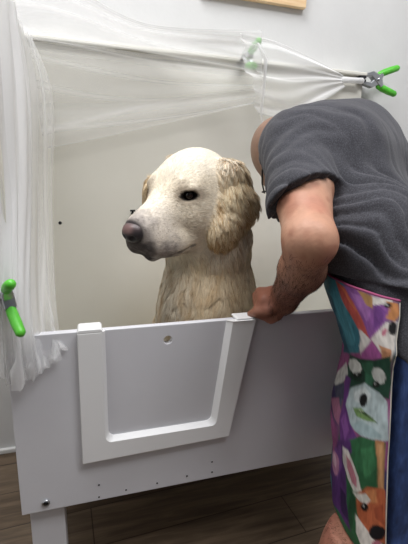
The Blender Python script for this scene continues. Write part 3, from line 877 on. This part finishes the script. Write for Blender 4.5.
# ---- charcoal t-shirt: a thin shell that follows the torso and the upper arms
UA = SH_L*.30+EL_L*.70
NB = V3(.640, .165, 1.12)
AX_R = nrm(EL_R-SH_R)
_a, _b, _c = at(337, 200, -.06), at(306, 189, -.125), at(272, 224, -.05)      # three points of the left sleeve hem
CUT_N = nrm(np.cross(_b-_a, _c-_a)); CUT_N = CUT_N*np.sign(CUT_N@(EL_L-SH_L))
HEM_N = nrm(V3(.0, -.30, 1)); HEM_P = at(398, 371, -.33)
def shirt_base(p, cut):
    d = torso(p, .004)
    sl = limb(p, [SH_L+V3(-.004, 0, 0), UA, EL_L], [.078, .067, .060], .02)
    sr = limb(p, [SH_R, EL_R], [.072, .066], .02)
    sl = np.maximum(sl, (p-_a)@CUT_N-(0 if cut else .006))
    if cut:
        sr = np.maximum(sr, (p-(SH_R*.35+EL_R*.65))@AX_R)
    d = smin(d, sl, .035); d = smin(d, sr, .035)
    d = smin(d, cone(p, NB, NB*.72+HC*.28, .07, .066), .03)
    return d
def folds(p):
    c0 = V3(.50, -.14, .76)
    r = p-c0; ang = np.arctan2(r[:, 2]-.25*r[:, 1], r[:, 0]+.9*r[:, 1]+1e-6)
    rad = np.linalg.norm(r, axis=1)
    w = vnoise(p, 9, 3)*.35+vnoise(p, 22, 6)*.12
    rg = lambda x: 1-2*np.abs(np.sin(x))**.7                       # sharp creases between rounded folds
    fo = rg(ang*13+w*7)*.45+rg(ang*23+w*10+1)*.55
    am = .0092*sstep(.03, .14, rad)*sstep(.66, .34, rad)*(.5+.5*vnoise(p, 8, 8))
    sl = sstep(.12, .06, np.linalg.norm(p-(SH_L*.8+EL_L*.2), axis=1))
    t = (p-SH_L)@nrm(EL_L-SH_L)
    fo2 = np.sin(t*140+p[:, 0]*60+vnoise(p, 14, 2)*4)
    return fo*am*(1-sl)+fo2*.0024*sl
def shirt_f(p):
    d = shirt_base(p, True)+folds(p)
    d = np.maximum(d, apron_in(p)+.002)
    d = np.maximum(d, -np.maximum(shirt_base(p, False)+.0118, apron_in(p)+.0115))
    d = np.maximum(d, (HEM_P-p)@HEM_N)
    cut = (p-(NB*.80+HC*.20))@nrm(HC-NB)
    return np.where(cone(p, NB, HC, .10, .10) < 0, np.where(cone(p, SH_L, EL_L, .082, .082) < 0, d, np.maximum(d, cut)), d)
SV, SF = nets(shirt_f, (.30, -.42, .60), (.96, .50, 1.26), .0042)
SV, SF = keep_biggest(SV, SF); SV = relax(SV, SF, 1, .35)
def shirt_mat():
    m = mat('heather_jersey', '4b4b50', .9, spec=.15)
    v = texco(m); n = noise(m, 420, 4, v, .8); n2 = noise(m, 60, 3, v)
    r = ramp(m, n.outputs['Fac'], [(.30, '2c2c30'), (.52, '404045'), (.74, '606066')])
    lk(m, r.outputs['Color'], bsdf(m).inputs['Base Color']); bump(m, n2.outputs['Fac'], .3, .0015)
    bsdf(m).inputs['Sheen Weight'].default_value = .12; bsdf(m).inputs['Sheen Roughness'].default_value = .5
    return m
m_shirt = shirt_mat()
shirt = obj('t_shirt', mesh_np('t_shirt', SV, SF), m_shirt, man)

# ---- denim shorts
def shorts_f(p):
    d = chain(p, [HIP_L-FD*.02, HIP_R-FD*.02], [.110, .110])
    d = smin(d, limb(p, [HIP_L+V3(0, 0, -.02), KN_L+(KN_L-HIP_L)*.15], [.094, .084], .02), .03)
    d = smin(d, limb(p, [HIP_R+V3(0, 0, -.02), KN_R+(KN_R-HIP_R)*.15], [.090, .080], .02), .03)
    d = d-.003*np.sin(p[:, 2]*70+vnoise(p, 12, 4)*4)*sstep(.75, .5, p[:, 2])*(.5+.5*vnoise(p, 9, 1))
    d = np.maximum(d, apron_in(p)+.005)
    d = np.maximum(d, -(d+.010))
    d = np.maximum(d, p[:, 2]-.74)
    return np.maximum(d, .355-p[:, 2])
v, f = nets(shorts_f, (.38, -.46, .33), (.82, .08, .80), .0055)
m_denim = noisy('blue_denim', [(.3, '24365e'), (.55, '2f4679'), (.75, '3f588c')], 120, .85, 500, .4, .0006, (1, 1, .35))
shorts = obj('shorts', mesh_np('shorts', v, f), m_denim, man)

# ---- shoes
for a in (AN_L, AN_R):
    ft = V3(a[0], a[1], .035)
    def shoe_f(p):
        d = limb(p, [ft-FD*.03+V3(0, 0, .012), ft+FD*.06, ft+FD*.165], [.044, .042, .036], .03)
        d = np.maximum(d, .001-p[:, 2]); return np.maximum(d, p[:, 2]-.085)
    v, f = nets(shoe_f, ft-.28, ft+.28, .006); sh = obj('shoe', mesh_np('shoe', v, f), mat('dark_shoe', '2c2c30', .6), man)

# ---- glasses
gl = obj('glasses', tube_bm([HC+HB@V3(.094, y, -.006+.010*abs(abs(y)-.033)/.033) for y in np.linspace(-.066, .066, 15)], .0025, 8), mat('black_frame', '151517', .35), man)
for s in (1, -1):
    obj('temple', tube_bm([HC+HB@V3(*c) for c in ((.094, s*.066, -.004), (.06, s*.079, -.004), (.02, s*.0835, -.004), (-.005, s*.0845, -.008), (-.022, s*.082, -.022))], .0024, 8), bpy.data.materials['black_frame'], gl)
    ring = [HC+HB@V3(.0955, s*.033+.024*math.cos(t), -.012+.018*math.sin(t)) for t in np.linspace(0, 2*math.pi, 25)]
    obj('lens_rim', tube_bm(ring, .0018, 6), bpy.data.materials['black_frame'], gl)
for s in (1, -1):
    b = bmesh.new(); bmesh.ops.create_uvsphere(b, u_segments=12, v_segments=8, radius=.0115)
    for vv in b.verts: vv.co = vv.co+Vector(HC+HB@V3(.080, s*.031, -.010))
    obj('eye', b, mat('eye_white', 'd8d4ce', .2), man)

# painted animal portraits on the apron cloth; a = way round the hips in metres, z = height
PAINT = [
    ('2f7f92', [(0.0014,0.8475),(0.1201,0.85),(0.1278,0.8088),(0.1319,0.7688),(0.1117,0.715),(0.0175,0.6688),(0.0049,0.7263),(0.0119,0.78)]),
    ('3f93a6', [(0.0747,0.8113),(0.1026,0.815),(0.1152,0.775),(0.1019,0.7238),(0.0712,0.71),(0.0579,0.7525)]),
    ('245a70', [(0.0105,0.7938),(0.0649,0.7975),(0.0552,0.7425),(0.0642,0.6925),(0.0077,0.6638),(0.0133,0.72)]),
    ('c24a3e', [(0.0894,0.8337),(0.1173,0.8263),(0.1361,0.8025),(0.1466,0.7725),(0.1487,0.7525),(0.1299,0.7538),(0.1173,0.78),(0.0998,0.8038)]),
    ('d96a3c', [(0.1005,0.8288),(0.1159,0.8225),(0.1333,0.8),(0.1417,0.7775),(0.1333,0.79),(0.1166,0.8125)]),
    ('8d4a9c', [(0.1131,0.8325),(0.1906,0.8288),(0.2004,0.8088),(0.1885,0.7875),(0.148,0.7513),(0.1431,0.7763),(0.1319,0.8063)]),
    ('a765b4', [(0.1306,0.8225),(0.1599,0.8213),(0.1669,0.7988),(0.1522,0.7788),(0.1417,0.795)]),
    ('6f3586', [(0.178,0.8175),(0.1927,0.8038),(0.1829,0.7863),(0.1613,0.7688)]),
    ('b98a4c', [(0.1459,0.83),(0.1759,0.8263),(0.1724,0.805),(0.1578,0.8088)]),
    ('e2ddd4', [(0.1745,0.8263),(0.2101,0.8275),(0.2059,0.8213),(0.1731,0.8113)]),
    ('c7803f', [(0.1962,0.8237),(0.2178,0.8225),(0.2171,0.8025),(0.2032,0.7913),(0.1906,0.795),(0.2004,0.8088)]),
    ('17151a', [(0.2059,0.8163),(0.2039,0.8138),(0.1997,0.8113),(0.1941,0.81),(0.1913,0.8125),(0.1906,0.815),(0.1934,0.8188),(0.1969,0.82),(0.2025,0.8213),(0.2053,0.8188)]),
    ('f0f0ee', [(0.1983,0.8175),(0.1976,0.8163),(0.1969,0.8163),(0.1955,0.815),(0.1955,0.8163),(0.1948,0.8163),(0.1955,0.8175),(0.1962,0.8175),(0.1976,0.8188),(0.1976,0.8175)]),
    ('d9d2ca', [(0.1508,0.7525),(0.1885,0.7875),(0.2101,0.7925),(0.1969,0.755),(0.1843,0.7288),(0.1613,0.735)]),
    ('1a191c', [(0.2053,0.7825),(0.2025,0.775),(0.1983,0.77),(0.1934,0.7688),(0.1899,0.7713),(0.1899,0.7775),(0.1927,0.785),(0.1969,0.79),(0.2018,0.7913),(0.2053,0.7888)]),
    ('cf6a86', [(0.1843,0.77),(0.1808,0.7663),(0.1766,0.7638),(0.1752,0.765),(0.1752,0.7675),(0.1787,0.7725),(0.1822,0.7763),(0.1857,0.7775),(0.1878,0.7775),(0.1878,0.775)]),
    ('e6e1dc', [(0.1306,0.7613),(0.1494,0.75),(0.1152,0.7087),(0.1145,0.7275)]),
    ('b04fa0', [(0.1466,0.7475),(0.1634,0.735),(0.1669,0.7188),(0.1131,0.7038),(0.118,0.7175)]),
    ('c98a5c', [(0.1627,0.7475),(0.1864,0.745),(0.1822,0.7238),(0.1669,0.7263)]),
    ('1f4a38', [(0.0607,0.6888),(0.1417,0.7125),(0.1829,0.735),(0.1815,0.655),(0.1682,0.6538),(0.1292,0.65),(0.0859,0.62),(0.0475,0.645)]),
    ('2f6a4c', [(0.1103,0.695),(0.1459,0.71),(0.1424,0.6663),(0.1166,0.655)]),
    ('173528', [(0.067,0.6738),(0.0915,0.69),(0.118,0.68),(0.1215,0.6575),(0.0747,0.6438)]),
    ('dfe2dc', [(0.1068,0.6913),(0.1082,0.6825),(0.1047,0.6725),(0.0956,0.6638),(0.081,0.6588),(0.0649,0.6575),(0.0552,0.6625),(0.0586,0.6738),(0.0782,0.6875),(0.0963,0.6938)]),
    ('d5d9d4', [(0.1703,0.7),(0.171,0.6913),(0.1655,0.6813),(0.1585,0.6763),(0.148,0.675),(0.1396,0.68),(0.1403,0.69),(0.1473,0.7013),(0.1564,0.7075),(0.1648,0.7063)]),
    ('14130f', [(0.1096,0.6688),(0.1061,0.6638),(0.0998,0.66),(0.0915,0.6562),(0.0845,0.655),(0.0824,0.6575),(0.0852,0.6613),(0.0922,0.6663),(0.1012,0.67),(0.1075,0.6713)]),
    ('14130f', [(0.1578,0.675),(0.1564,0.67),(0.1522,0.6663),(0.1459,0.6638),(0.141,0.6638),(0.1396,0.6675),(0.141,0.6725),(0.1459,0.6763),(0.1515,0.6788),(0.1557,0.6775)]),
    ('d8dad8', [(0.097,0.665),(0.0963,0.6638),(0.0949,0.6625),(0.0942,0.6625),(0.0922,0.6613),(0.0922,0.6625),(0.0915,0.6625),(0.0929,0.6638),(0.0949,0.665),(0.0963,0.665)]),
    ('d8dad8', [(0.148,0.6725),(0.148,0.6713),(0.1466,0.67),(0.1459,0.67),(0.1445,0.67),(0.1438,0.67),(0.1445,0.6713),(0.1452,0.6725),(0.1466,0.6725),(0.1473,0.6725)]),
    ('dcdcd6', [(-0.0021,0.61),(0.0426,0.66),(0.06,0.6438),(0.0475,0.6175),(0.0265,0.585),(-0.0098,0.58)]),
    ('4c4f66', [(0.0014,0.5775),(0.0475,0.6175),(0.0698,0.6188),(0.0726,0.5938),(0.0307,0.5688)]),
    ('b06a8c', [(-0.0105,0.5388),(0.0468,0.58),(0.0677,0.5637),(0.0628,0.53),(0.0244,0.53)]),
    ('6d2f86', [(0.0475,0.6338),(0.0747,0.6438),(0.0824,0.6113),(0.0929,0.575),(0.1243,0.555),(0.1382,0.55),(0.1159,0.5175),(0.074,0.505),(0.0642,0.5425),(0.0691,0.5913)]),
    ('8f4aa4', [(0.0691,0.5463),(0.0817,0.5737),(0.1061,0.5525),(0.0949,0.5225)]),
    ('bccfd2', [(0.0831,0.6275),(0.1215,0.66),(0.1585,0.6588),(0.178,0.65),(0.1948,0.585),(0.1634,0.57),(0.1361,0.5613),(0.1061,0.565),(0.0796,0.5875)]),
    ('d9e4e4', [(0.0949,0.6262),(0.1229,0.6525),(0.1396,0.6475),(0.1354,0.625),(0.1047,0.6113)]),
    ('a8c2c6', [(0.1061,0.565),(0.1299,0.59),(0.1641,0.59),(0.1822,0.5875),(0.1592,0.57),(0.1306,0.5613)]),
    ('7aa15a', [(0.1033,0.5975),(0.1236,0.61),(0.141,0.6088),(0.1662,0.6025),(0.1487,0.5975),(0.118,0.59)]),
    ('c5d5ae', [(0.1194,0.605),(0.1299,0.6075),(0.1264,0.6013)]),
    ('1c2a22', [(0.1152,0.5988),(0.1347,0.6088),(0.1662,0.6025),(0.1361,0.605)]),
    ('121113', [(0.134,0.6325),(0.134,0.6238),(0.1312,0.6175),(0.125,0.6138),(0.1194,0.6163),(0.1152,0.6225),(0.1145,0.63),(0.1187,0.6375),(0.125,0.6413),(0.1306,0.6388)]),
    ('2b6a40', [(0.1075,0.5325),(0.1319,0.5588),(0.1878,0.5788),(0.2129,0.3563),(0.1417,0.3),(0.0991,0.345),(0.0894,0.4513)]),
    ('1f5132', [(0.1166,0.4325),(0.1361,0.4275),(0.1278,0.3525),(0.111,0.37)]),
    ('3a8250', [(0.141,0.5363),(0.1655,0.5588),(0.1759,0.5188),(0.1564,0.49)]),
    ('5a2a74', [(0.0649,0.4975),(0.1131,0.5363),(0.1194,0.5163),(0.0942,0.4563),(0.1019,0.395),(0.1271,0.3475),(0.0803,0.3425),(0.0105,0.3175),(-0.0161,0.3575)]),
    ('7a3f94', [(0.0377,0.455),(0.0831,0.5038),(0.081,0.455),(0.0621,0.4012)]),
    ('3a1d52', [(0.074,0.3987),(0.0963,0.4012),(0.1194,0.3625),(0.0887,0.3525)]),
    ('c582a8', [(0.0642,0.445),(0.0663,0.4288),(0.0607,0.4113),(0.0468,0.3962),(0.03,0.39),(0.0084,0.3875),(-0.007,0.3925),(0.0161,0.4275),(0.0391,0.45),(0.0565,0.455)]),
    ('e0b4c8', [(0.0482,0.4363),(0.051,0.4275),(0.0482,0.4175),(0.0426,0.4113),(0.0328,0.4088),(0.0237,0.4113),(0.0195,0.4188),(0.0244,0.4313),(0.0335,0.44),(0.0419,0.4413)]),
    ('3f8f92', [(-0.0168,0.3375),(0.0112,0.3563),(0.0328,0.33),(0.0119,0.3137)]),
    ('c98a52', [(0.1676,0.5725),(0.1857,0.58),(0.199,0.4725),(0.1864,0.465),(0.1801,0.5212)]),
    ('e0a86a', [(0.1752,0.5688),(0.1829,0.5725),(0.1934,0.4888),(0.1864,0.505)]),
    ('e9e4dc', [(0.0915,0.5063),(0.111,0.5138),(0.141,0.4825),(0.148,0.4587),(0.1264,0.4388),(0.1019,0.445),(0.0873,0.4675)]),
    ('d07f93', [(0.1033,0.4988),(0.1159,0.4963),(0.1354,0.4738),(0.1368,0.4563),(0.1187,0.4513),(0.1033,0.4688)]),
    ('c9622e', [(0.1347,0.4437),(0.1606,0.4763),(0.1997,0.4925),(0.2108,0.3862),(0.178,0.385),(0.1536,0.3775),(0.1375,0.4075)]),
    ('e08a48', [(0.1557,0.465),(0.1794,0.4813),(0.185,0.4563),(0.1662,0.4475)]),
    ('a84a22', [(0.1766,0.4425),(0.1976,0.4613),(0.2032,0.4238),(0.1829,0.4263)]),
    ('ece6dc', [(0.1229,0.4338),(0.1564,0.4613),(0.1682,0.4537),(0.1599,0.4388),(0.1466,0.4363)]),
    ('16120f', [(0.1627,0.44),(0.1655,0.4363),(0.1634,0.43),(0.1599,0.425),(0.1543,0.4225),(0.1494,0.4225),(0.1466,0.4263),(0.148,0.4325),(0.1522,0.4375),(0.1585,0.4413)]),
    ('f0f0ee', [(0.155,0.4338),(0.155,0.4325),(0.1543,0.4313),(0.1529,0.43),(0.1522,0.43),(0.1515,0.4313),(0.1522,0.4325),(0.1529,0.4338),(0.1543,0.435),(0.155,0.435)]),
    ('ece4da', [(0.1354,0.3987),(0.162,0.3937),(0.1829,0.3862),(0.2073,0.3825),(0.2108,0.355),(0.1689,0.3425),(0.141,0.3613)]),
    ('17141a', [(0.2087,0.4037),(0.2018,0.3937),(0.1906,0.3862),(0.1787,0.3838),(0.1717,0.3875),(0.1717,0.3975),(0.1787,0.4088),(0.1899,0.4163),(0.2011,0.4175),(0.208,0.4125)]),
    ('c76a80', [(0.2011,0.3838),(0.199,0.3788),(0.1941,0.3738),(0.1878,0.37),(0.1829,0.37),(0.1815,0.3738),(0.1836,0.38),(0.1885,0.385),(0.1948,0.3875),(0.1997,0.3875)]),
]
def in_poly(pts, x, y, soft):
    """soft membership of points in a polygon"""
    pts = np.array(pts); n = len(pts); ins = np.zeros(len(x), bool); dm = np.full(len(x), 9.)
    for i in range(n):
        (x1, y1), (x2, y2) = pts[i], pts[(i+1) % n]
        c = ((y1 > y) != (y2 > y)); 
        with np.errstate(divide='ignore', invalid='ignore'): xi = (x2-x1)*(y-y1)/(y2-y1)+x1
        ins ^= c & (x < xi)
        L2 = max((x2-x1)**2+(y2-y1)**2, 1e-12); t = np.clip(((x-x1)*(x2-x1)+(y-y1)*(y2-y1))/L2, 0, 1)
        dm = np.minimum(dm, np.hypot(x-x1-t*(x2-x1), y-y1-t*(y2-y1)))
    return sstep(-soft, soft, np.where(ins, dm, -dm))
def apron_col(a, z):
    n = len(a); P = np.stack([a, z, 0*a], 1)
    wx = a+.0018*vnoise(P, 60, 2); wz = z+.0018*vnoise(P, 60, 5)
    c = np.tile(np.array(lin('3d2a62')), (n, 1))
    for s_, col, k in ((7, '2b6f7e', 1), (9, '2b6a40', 3), (11, 'a04a86', 6)):       # loose washes beyond the portraits
        c = mixc(c, col, sstep(.05, .25, vnoise(P, s_, k)))
    for col, pts in PAINT:
        w = in_poly(pts, wx, wz, .0016); c = mixc(c, col, w)
    st = vnoise(np.stack([a*1.0, z*.35, 0*a], 1), 260, 3)                              # brush strokes
    bl = vnoise(P, 45, 9)
    g = c.mean(1, keepdims=True)
    return np.clip((g+(c-g)*.85)*.78*(1+.22*st+.14*bl)[:, None], 0, 1)
tt = np.linspace(0, 1, NZ)[:, None].repeat(NA, 1); uu = np.linspace(0, 1, NA)[None, :].repeat(NZ, 0)
zz = .33+(.825-.33)*tt
th = th_hem(zz)*(1-uu)+TH1*uu
zz = zz+tt*.012*np.sin(uu*math.pi)
AP = apron_pt(th, zz)
F = [(j*NA+i, j*NA+i+1, (j+1)*NA+i+1, (j+1)*NA+i) for j in range(NZ-1) for i in range(NA-1)]
me = mesh_np('apron', AP.reshape(-1, 3), F)
set_col(me, apron_col(th.ravel()*.16, zz.ravel()))
apron = obj('apron', me, m_apron, man)
md = apron.modifiers.new('thick', 'SOLIDIFY'); md.thickness = .0022; md.offset = -1
# binding along the top edge
obj('apron_binding', tube_bm([AP[-1, i]+V3(0, 0, .001) for i in range(0, NA, 3)], .0028, 6), mat('magenta_binding', '8e3a62', .7), apron)
obj('apron_binding', tube_bm([AP[j, 0] for j in range(0, NZ, 4)], .0016, 6), mat('pale_hem', 'c9c4b8', .7), apron)
# ================================================================== light and camera
def area(name, loc, size, power, col='ffffff', rot=(0, 0, 0), sy=None):
    l = bpy.data.lights.new(name, 'AREA'); l.energy = power; l.color = lin(col); l.size = size
    if sy: l.shape = 'RECTANGLE'; l.size_y = sy
    o = bpy.data.objects.new(name, l); o.location = loc; o.rotation_euler = rot; C.objects.link(o); return o
area('ceiling_panel_light', (-0.3, -0.15, 3.06), 1.2, 50, 'fdfdff', sy=0.8)
area('ceiling_panel_light', (1.0, -1.1, 3.06), 1.4, 54, 'fdfdff', sy=0.8)
W = bpy.data.worlds.new('room_air'); SC.world = W; W.use_nodes = True
W.node_tree.nodes['Background'].inputs['Color'].default_value = (*lin('e8ecf4'), 1)
W.node_tree.nodes['Background'].inputs['Strength'].default_value = 0.10
cd = bpy.data.cameras.new('camera'); cam = bpy.data.objects.new('camera', cd); C.objects.link(cam)
cd.sensor_fit = 'VERTICAL'; cd.sensor_height = 36; cd.lens = 36*FPX/544; cd.clip_start = 0.02
M3 = Matrix(((_R[0], _U[0], -_F[0]), (_R[1], _U[1], -_F[1]), (_R[2], _U[2], -_F[2])))
cam.matrix_world = Matrix.Translation(Vector(CAM)) @ M3.to_4x4()
SC.camera = cam
SC.view_settings.view_transform = 'Standard'; SC.view_settings.look = 'None'
SC.view_settings.exposure = 0.0; SC.view_settings.gamma = 1.0; SC.view_settings.use_curve_mapping = False
SC.cycles.transparent_max_bounces = 24
